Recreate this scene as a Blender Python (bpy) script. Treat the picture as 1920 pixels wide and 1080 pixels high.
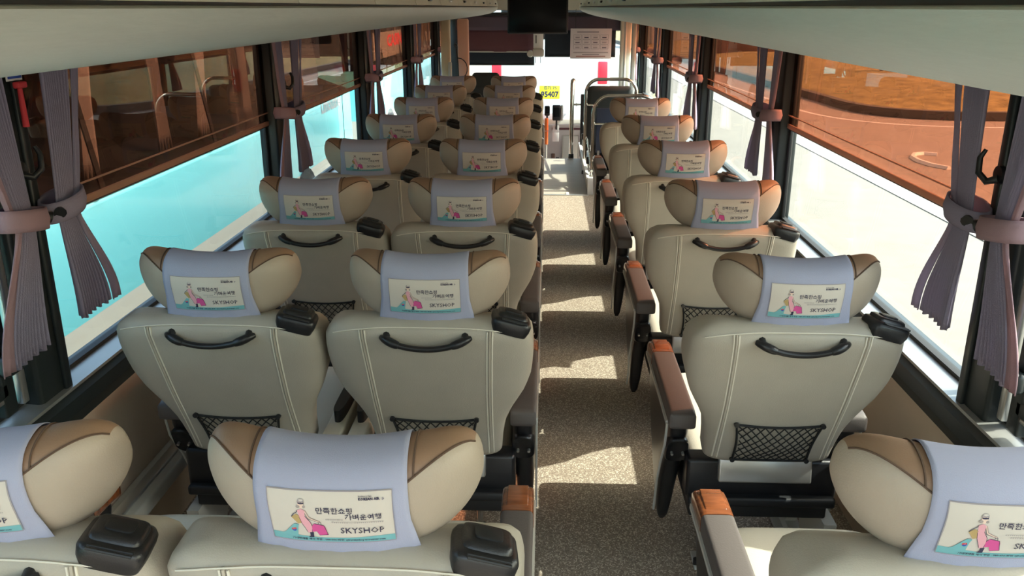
import bpy, bmesh, math, random
from mathutils import Vector, Matrix
random.seed(7)
for o in list(bpy.data.objects): bpy.data.objects.remove(o)
SC = bpy.context.scene
COL = SC.collection
pi = math.pi

# ---------------------------------------------------------------- camera
H = 1.69
TH = math.radians(18.223); PH = math.radians(2.268); F = 1600.0
FW = Vector((-math.sin(PH)*math.cos(TH), math.cos(PH)*math.cos(TH), -math.sin(TH)))
RT = Vector((math.cos(PH), math.sin(PH), 0)); UP = RT.cross(FW)
cam_d = bpy.data.cameras.new('camera'); cam = bpy.data.objects.new('camera', cam_d); COL.objects.link(cam)
cam_d.sensor_width = 36; cam_d.sensor_fit = 'HORIZONTAL'; cam_d.lens = F/1920*36
cam_d.clip_start = .05; cam_d.clip_end = 500
cam.matrix_world = Matrix(((RT.x, UP.x, -FW.x, 0), (RT.y, UP.y, -FW.y, 0), (RT.z, UP.z, -FW.z, H), (0, 0, 0, 1)))
SC.camera = cam

def at(px, py, axis, val):
    """point of the photograph measured onto a plane of the place"""
    r = FW + RT*((px-960)/F) - UP*((py-540)/F)
    o = Vector((0, 0, H)); t = (val-o[axis])/r[axis]
    return o + r*t

# ---------------------------------------------------------------- light and exposure
w = bpy.data.worlds.new('sky'); SC.world = w; w.use_nodes = True
nt = w.node_tree; nt.nodes.clear()
sky = nt.nodes.new('ShaderNodeTexSky'); sky.sky_type = 'NISHITA'; sky.sun_disc = False
sky.sun_elevation = math.radians(44); sky.sun_rotation = math.radians(90); sky.altitude = 50
sky.air_density = 1.6; sky.dust_density = 3.5; sky.ozone_density = 1.0
bg = nt.nodes.new('ShaderNodeBackground'); bg.inputs['Strength'].default_value = .62
ou = nt.nodes.new('ShaderNodeOutputWorld')
nt.links.new(sky.outputs[0], bg.inputs[0]); nt.links.new(bg.outputs[0], ou.inputs[0])
sd = bpy.data.lights.new('sun', 'SUN'); sd.energy = 6.8; sd.angle = math.radians(.6); sd.color = (1, .93, .82)
sun = bpy.data.objects.new('sun', sd); COL.objects.link(sun)
SUN_EL = math.radians(44); SUN_AZ = math.radians(2)     # from the right of the bus, a touch from the front
sdir = Vector((math.cos(SUN_EL)*math.cos(SUN_AZ), math.cos(SUN_EL)*math.sin(SUN_AZ), math.sin(SUN_EL)))
sun.rotation_euler = sdir.to_track_quat('Z', 'Y').to_euler(); sun.location = (30, 0, 30)
SC.view_settings.view_transform = 'Standard'; SC.view_settings.look = 'None'
SC.view_settings.gamma = 1; SC.view_settings.use_curve_mapping = False
SC.view_settings.exposure = .47

# ---------------------------------------------------------------- materials
MATS = {}
def lin(c):
    return tuple(((v/255+.055)/1.055)**2.4 if v > 10 else v/255/12.92 for v in c)
def mat(name, col, rough=.5, metal=0, bump=0, bscale=200, var=0, vscale=6, coat=0, spec=.5, trans=0, stretch=None):
    m = bpy.data.materials.new(name); m.use_nodes = True; n = m.node_tree
    b = n.nodes['Principled BSDF']; c4 = (*col, 1)
    b.inputs['Base Color'].default_value = c4; b.inputs['Roughness'].default_value = rough
    b.inputs['Metallic'].default_value = metal; b.inputs['Specular IOR Level'].default_value = spec
    b.inputs['Coat Weight'].default_value = coat
    tc = n.nodes.new('ShaderNodeTexCoord')
    src = tc.outputs['Object']
    if stretch:
        mp = n.nodes.new('ShaderNodeMapping'); mp.inputs['Scale'].default_value = stretch
        n.links.new(src, mp.inputs[0]); src = mp.outputs[0]
    if var:
        t = n.nodes.new('ShaderNodeTexNoise'); t.inputs['Scale'].default_value = vscale; t.inputs['Detail'].default_value = 4
        n.links.new(src, t.inputs['Vector'])
        r = n.nodes.new('ShaderNodeValToRGB')
        r.color_ramp.elements[0].position = .3; r.color_ramp.elements[1].position = .7
        r.color_ramp.elements[0].color = (*[v*(1-var) for v in col], 1); r.color_ramp.elements[1].color = (*[min(1, v*(1+var)) for v in col], 1)
        n.links.new(t.outputs[0], r.inputs[0]); n.links.new(r.outputs[0], b.inputs['Base Color'])
    if bump:
        t2 = n.nodes.new('ShaderNodeTexNoise'); t2.inputs['Scale'].default_value = bscale
        n.links.new(src, t2.inputs['Vector'])
        bp = n.nodes.new('ShaderNodeBump'); bp.inputs['Strength'].default_value = bump; bp.inputs['Distance'].default_value = .002
        n.links.new(t2.outputs[0], bp.inputs['Height']); n.links.new(bp.outputs[0], b.inputs['Normal'])
    if trans:
        tr = n.nodes.new('ShaderNodeBsdfTranslucent'); tr.inputs[0].default_value = c4
        mx = n.nodes.new('ShaderNodeMixShader'); mx.inputs[0].default_value = trans
        out = n.nodes['Material Output']
        n.links.new(b.outputs[0], mx.inputs[1]); n.links.new(tr.outputs[0], mx.inputs[2]); n.links.new(mx.outputs[0], out.inputs[0])
    MATS[name] = m
    return m
def glass(name, tint, refl=.9):
    m = bpy.data.materials.new(name); m.use_nodes = True; n = m.node_tree; n.nodes.clear()
    o = n.nodes.new('ShaderNodeOutputMaterial'); t = n.nodes.new('ShaderNodeBsdfTransparent'); t.inputs[0].default_value = (*tint, 1)
    g = n.nodes.new('ShaderNodeBsdfGlossy'); g.inputs['Roughness'].default_value = .01; g.inputs[0].default_value = (refl, refl, refl, 1)
    ge = n.nodes.new('ShaderNodeNewGeometry')      # reflectance of a thin pane: 2% head-on per face, rising when glancing
    dt = n.nodes.new('ShaderNodeVectorMath'); dt.operation = 'DOT_PRODUCT'
    ab = n.nodes.new('ShaderNodeMath'); ab.operation = 'ABSOLUTE'
    iv = n.nodes.new('ShaderNodeMath'); iv.operation = 'SUBTRACT'; iv.inputs[0].default_value = 1
    pw = n.nodes.new('ShaderNodeMath'); pw.operation = 'POWER'; pw.inputs[1].default_value = 5
    f = n.nodes.new('ShaderNodeMath'); f.operation = 'MULTIPLY_ADD'; f.inputs[1].default_value = .5; f.inputs[2].default_value = .02
    n.links.new(ge.outputs['Normal'], dt.inputs[0]); n.links.new(ge.outputs['Incoming'], dt.inputs[1])
    n.links.new(dt.outputs['Value'], ab.inputs[0]); n.links.new(ab.outputs[0], iv.inputs[1]); n.links.new(iv.outputs[0], pw.inputs[0]); n.links.new(pw.outputs[0], f.inputs[0])
    mx = n.nodes.new('ShaderNodeMixShader')
    n.links.new(f.outputs[0], mx.inputs[0]); n.links.new(t.outputs[0], mx.inputs[1]); n.links.new(g.outputs[0], mx.inputs[2]); n.links.new(mx.outputs[0], o.inputs[0])
    MATS[name] = m
    return m
LEATHER = mat('beige_leatherette', (.43, .39, .325), .48, bump=.25, bscale=350, var=.05, vscale=9)
TAN = mat('tan_leatherette', (.27, .165, .105), .45, bump=.2, bscale=350)
HEADL = mat('tan_beige_leatherette', (.40, .335, .27), .48, bump=.25, bscale=350, var=.05, vscale=9)
CREAM_L = mat('cream_leatherette', (.62, .58, .48), .5, bump=.2, bscale=300)
SEAM = mat('brown_seam_thread', (.10, .06, .04), .8)
STITCH = mat('ivory_stitching', (.72, .68, .58), .8)
CLOTH = mat('pale_blue_cloth', (.39, .41, .555), .9, bump=.3, bscale=700, trans=.08)
PAPER = mat('printed_ivory', (.60, .55, .50), .8)
INK = mat('print_dark_ink', (.035, .03, .07), .8)
TEAL = mat('print_teal', (.17, .42, .46), .8)
PINK = mat('print_pink_dress', (.72, .36, .42), .8)
MAG = mat('print_magenta_case', (.60, .08, .28), .8)
BAG = mat('print_tan_bag', (.45, .32, .14), .8)
SKIN = mat('print_pale_skin', (.74, .55, .46), .8)
HAIR = mat('print_grey_hair', (.32, .28, .27), .8)
RED = mat('print_red', (.60, .04, .05), .7)
BLUE = mat('print_blue', (.03, .08, .40), .7)
BLACK = mat('black_plastic', (.012, .012, .014), .32, bump=.15, bscale=500)
BLACKM = mat('matt_black_metal', (.010, .011, .013), .5)
CORD = mat('black_elastic_cord', (.01, .01, .01), .85)
PAD = mat('taupe_armrest_vinyl', (.10, .085, .08), .55, bump=.2, bscale=300)
WOOD = mat('varnished_red_wood', (.22, .065, .022), .22, var=.35, vscale=14, coat=.6, stretch=(1, 5, 1))
ALU = mat('brushed_aluminium', (.62, .62, .60), .32, .85)
CHROME = mat('polished_steel', (.72, .70, .66), .16, 1)
GREYM = mat('light_grey_painted_steel', (.50, .49, .45), .45)
FRAME = mat('dark_green_black_frame', (.020, .026, .027), .38, spec=.5)
SILLM = mat('silver_sill', (.34, .34, .325), .4, .4)
WALLP = mat('fawn_wall_panel', (.58, .46, .35), .75, bump=.25, bscale=250, var=.05)
RACKM = mat('cream_rack_vinyl', (.52, .54, .49), .55, var=.03, vscale=40, bump=.2, bscale=180, stretch=(6, .4, 6))
DOORM = mat('ivory_rack_door', (.66, .62, .50), .45)
CEIL = mat('ivory_ceiling_lining', (.62, .58, .48), .7)
CURT = mat('lilac_grey_curtain', (.36, .32, .43), .9, bump=.5, bscale=500, trans=.28)
CURTB = mat('warm_light_tinted_curtain', (.45, .30, .34), .9, bump=.4, bscale=500, trans=.28)  # same lilac fabric, pink of the warm window light put into its colour
GLASS = glass('window_glass', (.90, .95, .94))
FILM = glass('reddish_brown_film', (.44, .165, .09), .9)
HEM = mat('film_hem_brown', (.55, .33, .23), .5, trans=.3)
SCREEN = mat('black_screen', (.006, .007, .009), .25, spec=.2)
BLIND = mat('plum_grey_roller_blind', (.12, .09, .12), .85, trans=.15)
BLINDB = mat('maroon_roller_blind', (.17, .075, .085), .85, trans=.35)
BLINDD = mat('navy_black_roller_blind', (.012, .020, .030), .8)
WHITE = mat('white_paint', (.80, .80, .78), .35)
WPAPER = mat('white_notice_paper', (.72, .66, .68), .7)
GREYT = mat('mid_grey_print', (.30, .27, .30), .8)
YEL = mat('yellow_plate', (.85, .78, .02), .45)
REDL = mat('red_tail_lens', (.75, .03, .06), .3)
TURQ = mat('turquoise_coach_paint', (.25, .86, .92), .25, coat=.4)
CREAMP = mat('cream_coach_paint', (.80, .76, .66), .3)
CURTP = mat('pale_mauve_curtain', (.20, .18, .19), .9, bump=.3)
DARKGL = mat('dark_coach_glass', (.010, .009, .010), .3, spec=.15)
RUB = mat('black_rubber', (.02, .02, .02), .7)
GUIDE = mat('charcoal_seat_fabric', (.030, .036, .038), .8)
NAVY = mat('navy_panel', (.03, .04, .075), .5)
POSTC = mat('cream_pillar_trim', (.58, .47, .31), .6)
SALM = mat('salmon_pillar_trim', (.62, .33, .23), .6)
DASH = mat('warm_grey_dashboard', (.36, .32, .31), .5)
ORANGE = mat('orange_plastic', (.75, .16, .03), .4)
TEXTW = mat('silver_lettering', (.42, .45, .48), .4)
# floors and ground
def speckle(name, c1, c2, c3, sc, rough):
    m = mat(name, c1, rough); n = m.node_tree; b = n.nodes['Principled BSDF']
    tc = n.nodes.new('ShaderNodeTexCoord'); v = n.nodes.new('ShaderNodeTexVoronoi'); v.inputs['Scale'].default_value = sc
    r = n.nodes.new('ShaderNodeValToRGB'); r.color_ramp.interpolation = 'CONSTANT'
    e = r.color_ramp.elements; e[0].color = (*c1, 1); e[1].position = .55; e[1].color = (*c2, 1)
    e2 = e.new(.80); e2.color = (*c3, 1)
    sp = n.nodes.new('ShaderNodeSeparateColor')
    n.links.new(tc.outputs['Object'], v.inputs['Vector']); n.links.new(v.outputs['Color'], sp.inputs[0])
    n.links.new(sp.outputs[0], r.inputs[0]); n.links.new(r.outputs[0], b.inputs['Base Color'])
    return m
FLOOR = speckle('speckled_taupe_vinyl', (.36, .29, .22), (.25, .195, .15), (.70, .62, .50), 260, .55)
PLATF = mat('pale_grey_step_vinyl', (.46, .41, .34), .55, var=.08, vscale=3, stretch=(1, 8, 1))
CONC = mat('pale_concrete_ground', (.215, .19, .15), .9, var=.06, vscale=3)
ASPH = mat('grey_asphalt', (.30, .27, .24), .9, var=.08, vscale=2)
VERGE = mat('dry_grass_verge', (.26, .21, .08), 1, var=.35, vscale=3)
KERB = mat('dark_kerb_stone', (.10, .09, .08), .9)
ROCK = mat('brown_earth', (.22, .13, .09), 1, var=.2, vscale=2)
PALEW = mat('pale_terminal_wall', (.62, .58, .50), .8)

# ---------------------------------------------------------------- mesh builder
class MB:
    def __init__(s): s.bm = bmesh.new(); s.mats = []
    def mi(s, m):
        if m not in s.mats: s.mats.append(m)
        return s.mats.index(m)
    def face(s, vs, m, smooth=False):
        try: f = s.bm.faces.new(vs)
        except ValueError: return None
        f.material_index = s.mi(m); f.smooth = smooth
        return f
    def poly(s, pts, m): return s.face([s.bm.verts.new(p) for p in pts], m)
    def box(s, c, d, m, bev=0, seg=2, M=None):
        t = bmesh.new(); bmesh.ops.create_cube(t, size=1)
        for v in t.verts: v.co = Vector((v.co.x*d[0], v.co.y*d[1], v.co.z*d[2]))
        if bev: bmesh.ops.bevel(t, geom=t.edges[:], offset=bev, segments=seg, affect='EDGES', profile=.5)
        X = Matrix.Translation(c) @ (M.to_4x4() if M else Matrix.Identity(4))
        s.absorb(t, X, m, bool(bev))
    def absorb(s, t, X, m, smooth=False):
        mp = {v: s.bm.verts.new(X @ v.co) for v in t.verts}
        for f in t.faces: s.face([mp[v] for v in f.verts], m, smooth)
        t.free()
    def grid(s, rows, m, closed_u=False, closed_v=False, smooth=True):
        """rows: list of lists of points; m may be a function (i,j)->material"""
        V = [[s.bm.verts.new(p) for p in r] for r in rows]
        R, C = len(V), len(V[0])
        for i in range(R if closed_v else R-1):
            for j in range(C if closed_u else C-1):
                a, b, c, d = V[i][j], V[i][(j+1) % C], V[(i+1) % R][(j+1) % C], V[(i+1) % R][j]
                s.face([a, b, c, d], m(i, j) if callable(m) else m, smooth)
        return V
    def tube(s, pts, r, m, n=8, cap=True, closed=False):
        pts = [Vector(p) for p in pts]; N = len(pts)
        rr = r if isinstance(r, (list, tuple)) else [r]*N
        rings = []; nrm = None
        for i, p in enumerate(pts):
            a = pts[(i-1) % N] if (i or closed) else pts[0]; b = pts[(i+1) % N] if (i < N-1 or closed) else pts[-1]
            t = (b-a); t = t.normalized() if t.length > 1e-9 else Vector((0, 0, 1))
            if nrm is None:
                nrm = t.cross(Vector((0, 0, 1)) if abs(t.z) < .9 else Vector((1, 0, 0))).normalized()
            else:
                nrm = (nrm - t*nrm.dot(t)); nrm = nrm.normalized() if nrm.length > 1e-6 else t.orthogonal().normalized()
            bn = t.cross(nrm)
            rings.append([p + (nrm*math.cos(2*pi*k/n) + bn*math.sin(2*pi*k/n))*rr[i] for k in range(n)])
        V = s.grid(rings, m, closed_u=True, closed_v=closed)
        if cap and not closed:
            s.face(V[0][::-1], m); s.face(V[-1], m)
    def loft(s, rings, m, cap=True, smooth=True):
        V = s.grid(rings, m, closed_u=True, smooth=smooth)
        if cap: s.face(V[0][::-1], m, smooth); s.face(V[-1], m, smooth)
    def prism(s, prof, axis, a, b, m, scale=None, bev=0):
        """profile of 2-D points extruded along axis 0/1/2 from a to b"""
        def P(q, t):
            if axis == 0: return Vector((t, q[0], q[1]))
            if axis == 1: return Vector((q[0], t, q[1]))
            return Vector((q[0], q[1], t))
        t = bmesh.new()
        A = [t.verts.new(P(q, a)) for q in prof]; B = [t.verts.new(P(q, b)) for q in prof]; n = len(prof)
        for i in range(n): t.faces.new([A[i], A[(i+1) % n], B[(i+1) % n], B[i]])
        t.faces.new(A[::-1]); t.faces.new(B)
        if bev: bmesh.ops.bevel(t, geom=t.edges[:], offset=bev, segments=2, affect='EDGES', profile=.5)
        s.absorb(t, Matrix.Identity(4), m, bool(bev))
    def build(s, name, parent=None, loc=None):
        bmesh.ops.recalc_face_normals(s.bm, faces=s.bm.faces[:])
        me = bpy.data.meshes.new(name); s.bm.to_mesh(me); s.bm.free()
        for m in s.mats: me.materials.append(m)
        if me.polygons and any(p.use_smooth for p in me.polygons):
            try: me.set_sharp_from_angle(angle=math.radians(50))
            except Exception: pass
        o = bpy.data.objects.new(name, me); COL.objects.link(o)
        if parent: o.parent = parent
        if loc: o.location = loc
        return o
def tag(o, label=None, cat=None, group=None, kind=None):
    if label: o['label'] = label
    if cat: o['category'] = cat
    if group: o['group'] = group
    if kind: o['kind'] = kind
    return o
def empty(name, loc=(0, 0, 0), label=None, cat=None, group=None, kind=None):
    o = bpy.data.objects.new(name, None); COL.objects.link(o); o.location = loc; o.empty_display_size = .1
    return tag(o, label, cat, group, kind)
def struct(mb, name, parent=None): 
    o = mb.build(name, parent)
    if not parent: o['kind'] = 'structure'
    return o
def copy_tree(o, parent=None):
    c = o.copy(); COL.objects.link(c); c.parent = parent
    for ch in list(o.children): copy_tree(ch, c)
    return c
def se(c, n): return math.copysign(abs(c)**(2.0/n), c)
def smooth01(t): t = max(0, min(1, t)); return t*t*(3-2*t)
def lerpk(x, ks):
    """piecewise-smooth table"""
    if x <= ks[0][0]: return ks[0][1]
    for (a, va), (b, vb) in zip(ks, ks[1:]):
        if x <= b: return va + (vb-va)*((x-a)/(b-a))
    return ks[-1][1]
def text_polys(body, size, width=None, bold=0, align='LEFT', res=2):
    """flat lettering as (verts, faces) in its own plane"""
    cu = bpy.data.curves.new('lettering', 'FONT'); cu.body = body; cu.size = size; cu.resolution_u = res
    cu.align_x = align; cu.offset = bold
    ob = bpy.data.objects.new('lettering', cu); COL.objects.link(ob)
    bpy.context.view_layer.update()
    me = bpy.data.meshes.new_from_object(ob.evaluated_get(bpy.context.evaluated_depsgraph_get()))
    vs = [v.co.copy() for v in me.vertices]; fs = [list(p.vertices) for p in me.polygons]
    bpy.data.objects.remove(ob); bpy.data.curves.remove(cu); bpy.data.meshes.remove(me)
    if vs and width:
        x0 = min(v.x for v in vs); x1 = max(v.x for v in vs); k = width/(x1-x0)
        for v in vs: v.x = (v.x-x0)*k
    return vs, fs
def add_text(mb, body, size, M, m, **k):
    vs, fs = text_polys(body, size, **k)
    V = [mb.bm.verts.new(M @ v) for v in vs]
    for f in fs: mb.face([V[i] for i in f], m)

# ---------------------------------------------------------------- bus shell
XL, XR = -1.30, 1.10          # inner faces of pillars
GL, GR = -1.36, 1.16          # panes
ZS, ZR = .745, 1.555          # bottom of glass / underside of racks
PIL = [2.04, 4.20, 6.34, 8.50, 10.60]
PW = [.15, .17, .17, .17, .17]
YB, YF = -.7, 12.2

mb = MB(); mb.box((-.1, (YB+7.93)/2, -.03), (2.6, 7.93-YB, .06), FLOOR); struct(mb, 'floor')
# raised pale front platform with its hatch
mb = MB(); mb.box((-.1, 8.97, -.027), (2.6, 2.07, .06), PLATF)
mb.box((.10, 7.945, .002), (.62, .035, .012), ALU, .003); mb.box((.21, 7.99, .006), (.028, .11, .01), WHITE, .002)
mb.box((.0, 8.30, .004), (.55, .010, .004), GREYM)
struct(mb, 'trim_1')
mb = MB(); mb.box((-.1, 11.2, -.48), (2.6, 2.4, .06), DASH); mb.box((-.1, 10.0, -.24), (2.6, .05, .44), DASH); struct(mb, 'trim_2')

def side(name, s, x, g):
    mb = MB()
    mb.box((x+s*.05, (YB+YF)/2, .31), (.10, YF-YB, .62), WALLP)
    return struct(mb, name)
side('wall_left', -1, XL, GL); side('wall_right', 1, XR, GR)
mb = MB(); mb.box((-.1, (YB+YF)/2, 1.93), (2.6, YF-YB, .06), CEIL); struct(mb, 'ceiling')
n_trim = 3
for s, x, g, nm in ((-1, XL, GL, 'baseboard_left'), (1, XR, GR, 'baseboard_right')):
    mb = MB()     # seat rail ledge along the foot of the wall
    mb.box((x-s*.05, (YB+8)/2, .235), (.10, 8-YB, .05), GREYM, .01)
    mb.box((x-s*.05, (YB+8)/2, .264), (.035, 8-YB, .012), ALU, .004)
    mb.box((x-s*.02, (YB+8)/2, .11), (.04, 8-YB, .22), WALLP)
    struct(mb, nm)
for s, x, g in ((-1, XL, GL), (1, XR, GR)):
    mb = MB()     # dark band below the windows and the silver sill on top of it
    mb.prism([(x-s*.02, .60), (x-s*.035, .64), (x-s*.035, .682), (x-s*.015, .695), (g+s*.06, .695), (g+s*.06, .60)], 1, YB, YF, FRAME)
    struct(mb, f'trim_{n_trim}'); n_trim += 1
    mb = MB()
    mb.prism([(x-s*.018, .695), (x-s*.018, .704), (g-s*.012, .708), (g-s*.012, .695)], 1, YB, YF, SILLM)
    mb.box((g, (YB+YF)/2, .706), (.024, YF-YB, .028), RUB)
    struct(mb, f'trim_{n_trim}'); n_trim += 1
    mb = MB(); mb.box((x+s*.06, (YB+YF)/2, 1.73), (.12, YF-YB, .34), CEIL); struct(mb, f'trim_{n_trim}'); n_trim += 1
    for y, wd in zip(PIL, PW):
        mb = MB()
        mb.box((x+s*.045, y, 1.125), (.09, wd, .87), FRAME, .012)
        mb.box((x-s*.004, y+wd*.28, 1.125), (.012, .03, .86), FRAME, .004)
        struct(mb, f'trim_{n_trim}'); n_trim += 1
# windows: a pane in each bay, the rearmost with a sliding sash
edges = [YB] + PIL + [YF-.1]
win = 1
def sash(s, g, w):
    mb = MB(); x = g-s*.035
    for y in (1.86, .55): mb.box((x, y, 1.13), (.035, .05, .80), FRAME, .006)
    for z in (.80, .99, 1.50): mb.box((x, 1.20, z), (.035, 1.32, .04), FRAME, .006)
    mb.box((x, 1.93, 1.13), (.02, .025, .80), ALU, .004)
    mb.box((x-s*.03, 1.87, .865), (.03, .075, .055), FRAME, .012)
    mb.box((x-s*.045, 1.86, .885), (.02, .05, .02), GREYM, .006)
    mb.box((x, 1.20, .775), (.03, 1.35, .012), ALU, .003)
    mb.build('sliding_sash', w)
for s, x, g in ((-1, XL, GL), (1, XR, GR)):
    for k in range(6):
        y0, y1 = edges[k], edges[k+1]
        mb = MB(); mb.box((g, (y0+y1)/2, (.70+1.60)/2), (.006, y1-y0, .90), GLASS)
        wobj = struct(mb, f'window_{win}'); win += 1
        mb = MB()
        for yy, d in ((y0, 1), (y1, -1)):
            mb.box((g-s*.005, yy+d*.10, 1.14), (.016, .03, .86), RUB, .004)
        mb.build('window_seal', wobj)
        if k == 0: sash(s, g, wobj)

# tinted pull-down films with their hems: each its own thing
WORDS = ['first', 'second', 'third', 'fourth', 'fifth', 'sixth']
for s, g, sd_ in ((-1, GL, 'left'), (1, GR, 'right')):
    for k in range(1, 6):
        y0 = PIL[k-1]+.06; y1 = (PIL[k]-.06) if k < 5 else YF-.3
        r = empty('sun_film', (g-s*.018, (y0+y1)/2, 1.145))
        tag(r, f'reddish tinted film over upper {sd_} window, {WORDS[k-1]} bay beyond the near pillar', 'window film', f'tinted films on the {sd_} windows')
        mb = MB(); L = y1-y0
        mb.poly([(0, -L/2, .0), (0, L/2, .0), (0, L/2, .47), (0, -L/2, .47)], FILM); mb.build('tinted_sheet', r)
        mb = MB(); mb.box((0, 0, .012), (.010, L, .022), HEM, .003); mb.box((0, 0, .0), (.006, L, .004), RUB)
        mb.box((-s*.003, 0, .062), (.004, L, .005), HEM); mb.build('hem_bar', r)

# luggage racks
def rack(s, xin, label):
    r = empty('luggage_rack', (xin, 5, 1.6), label, 'luggage rack', 'overhead luggage racks')
    L0, L1 = YB-5, 9.9-5
    W = (XR-xin) if s > 0 else (xin-XL)
    prof = []     # rounded belly from inner edge down to the window side
    for i in range(15):
        t = i/14
        prof.append((s*(.0 + W*.70*t**1.0*.98), .095 - .135*math.sin(t*pi/2)**.9))
    kx = .86 if s < 0 else 1
    prof = [(s*.0, .088), (s*.004, .066), (s*.03, .045), (s*.10, .018), (s*.20, -.008), (s*.30, -.026), (s*.40, -.038), (s*.47, -.044), (s*.53, -.046), (s*.57, -.043), (s*.60, -.030)]
    top = [(s*.60, .06), (s*.05, .10)]
    mb = MB()
    full = [(a_*kx, b_+(.018 if s < 0 else 0)*smooth01(abs(a_)/.3)) for a_, b_ in prof + top]
    t0 = [Vector((p[0], L0, p[1])) for p in full]; t1 = [Vector((p[0], L1, p[1])) for p in full]
    # rounded nose at the front end
    rings = [t0, t1]
    for k in range(1, 5):
        a = k/4*pi/2; sc = math.cos(a)
        cz = .06; cx = s*.3
        rings.append([Vector((cx+(p[0]-cx)*(1-(1-sc)*.35), L1+.10*math.sin(a), cz+(p[1]-cz)*max(sc, .05))) for p in full])
    mb.loft(rings, RACKM)
    mb.build('rack_belly', r)
    # row of locker doors above the belly
    y = L0
    k = 0
    while y < L1-.1:
        mb = MB(); yc = y+.45
        mb.prism([(s*.006, .098), (s*.012, .098), (s*.07, .275), (s*.06, .275)], 1, y+.006, y+.894, DOORM, bev=.002)
        d = mb.build('locker_door', r)
        mb = MB(); mb.box((s*.008, yc, .124), (.014, .085, .014), BLACK if k % 2 else ALU, .004)
        mb.build('door_catch', d)
        y += .9; k += 1
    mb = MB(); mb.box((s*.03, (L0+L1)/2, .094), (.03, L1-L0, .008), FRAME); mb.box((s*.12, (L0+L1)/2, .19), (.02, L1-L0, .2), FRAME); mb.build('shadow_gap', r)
    mb = MB(); mb.tube([(s*.575, L0, -.028), (s*.575, L1, -.028)], .006, ALU); mb.build('curtain_rail', r)
    return r
rack(-1, -.55, 'long cream luggage rack with locker doors above the left windows')
rack(1, .35, 'long greenish cream luggage rack with locker doors above the right windows')

# ---------------------------------------------------------------- seats
TILT = math.radians(19)
def headrest_frame(p):
    """(x, D forward, W up) of the headrest -> seat coordinates"""
    x, D, W = p
    return Vector((x, -.012 + D*math.cos(TILT) - W*math.sin(TILT), 1.012 + D*math.sin(TILT) + W*math.cos(TILT)))
HRW = .205
def wt(u): u = abs(u); return .012 + (.080 + .016*u*u)*(1-u**5.5)**(1/2.6)
def wb(u): u = abs(u); return .012 - .106*(1-u**2.7)**(1/1.75)
def tk(u): u = abs(u); return .060*max(1-u**5, 0)**(1/2.4)      # half thickness
def dc(u): u = abs(u); return .055*u**2.4
NH = 2.5
def hr_point(u, a):
    c = (wt(u)+wb(u))/2; h = (wt(u)-wb(u))/2
    return (HRW*u, dc(u) - tk(u)*se(math.cos(a), NH), c + h*se(math.sin(a), NH))   # a=0: rear face, pi/2: top
def rear_D(u, W, off=0):
    c = (wt(u)+wb(u))/2; h = (wt(u)-wb(u))/2
    q = min(1, abs((W-c)/h))
    return dc(u) - tk(u)*(1-q**NH)**(1/NH) - off
def headrest(parent):
    mb = MB(); N = 44; M = 40
    us = sorted([math.sin((i/N-.5)*pi*.999) for i in range(N+1)] + [-.95, -.46, .46, .95])
    def lim(u): return .62 + (min(max(abs(u), .46), .95)-.46)/.49*.93      # seam runs from the cloth edge up to the wing tip
    def ang(u, k):
        l = lim(u)
        return l + (pi*.85-l)*k/16 if k <= 16 else pi*.85 + (2*pi+l-pi*.85)*(k-16)/30
    rings = []
    for u in us: rings.append([headrest_frame(hr_point(u, ang(u, k))) for k in range(46)])
    def mfun(i, j):
        u = abs((us[i]+us[i+1])/2)
        return TAN if .46 < u < .95 and j < 16 else HEADL
    mb.grid(rings, mfun, closed_u=True)
    for sgn in (-1, 1):
        path = []
        for i in range(17):
            u = .46 + .49*i/16; a = lim(u)
            x, D, W = hr_point(sgn*u, a); path.append(headrest_frame((x, D-.001, W+.001)))
        mb.tube(path, .0016, SEAM, 5)
        path = []
        for i in range(13):
            a = lim(.56) + (pi*.85-lim(.56))*i/12
            x, D, W = hr_point(sgn*.56, a)
            path.append(headrest_frame((x, D-.001*math.cos(a), W+.001)))
        mb.tube(path, .0016, SEAM, 5)
    for sgn in (-1, 1):
        mb.tube([headrest_frame((sgn*.08, .02, -.10)), headrest_frame((sgn*.08, .02, -.17))], .009, BLACKM, 8)
    return mb.build('headrest', parent)
CW_T, CW_B = .103, .124
def cloth_pt(xn, t):
    """xn -1..1 across, t 0..1 from front hem over the top to the rear hem"""
    off = .0035
    if t < .5:
        a = pi*.93 - (t/.5)*(pi*.93-.02); v = t*.55
        hw = CW_T + (CW_B-CW_T)*v; x = hw*xn; u = x/HRW
        _, D, W = hr_point(u, a)
        nx = (-math.cos(a), math.sin(a))
        return headrest_frame((x, D+nx[0]*off, W+nx[1]*off))
    k = (t-.5)/.5; hw = CW_T + (CW_B-CW_T)*(.3+.7*k)
    x = hw*xn; u = x/HRW
    _, D0, W0 = hr_point(u, .02)
    W = W0 + (-.078 - .004*math.cos(xn*4.1+.4) - W0)*k
    wave = .0022*math.sin(xn*13+1)*k*k + .001*math.sin(xn*29)*k*k
    return headrest_frame((x, D0-off-.001-wave-.004*k, W))
def rear_flat(x, W, off):
    """hanging part of the cloth as a surface for the printed panel"""
    u = x/HRW; _, D0, W0 = hr_point(u, .02)
    if W > W0: D = rear_D(u, W, .0035)
    else:
        k = (W0-W)/(W0+.078); D = D0-.0045-.004*k
    return headrest_frame((x, D-off, W))
def cover(parent):
    mb = MB()
    mb.grid([[cloth_pt(-1+2*i/28, t/44) for i in range(29)] for t in range(45)], CLOTH)
    o = mb.build('headrest_cover', parent)
    sol = o.modifiers.new('thickness', 'SOLIDIFY'); sol.thickness = .0016; sol.offset = 0
    for sgn in (): pass
    return o
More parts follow.
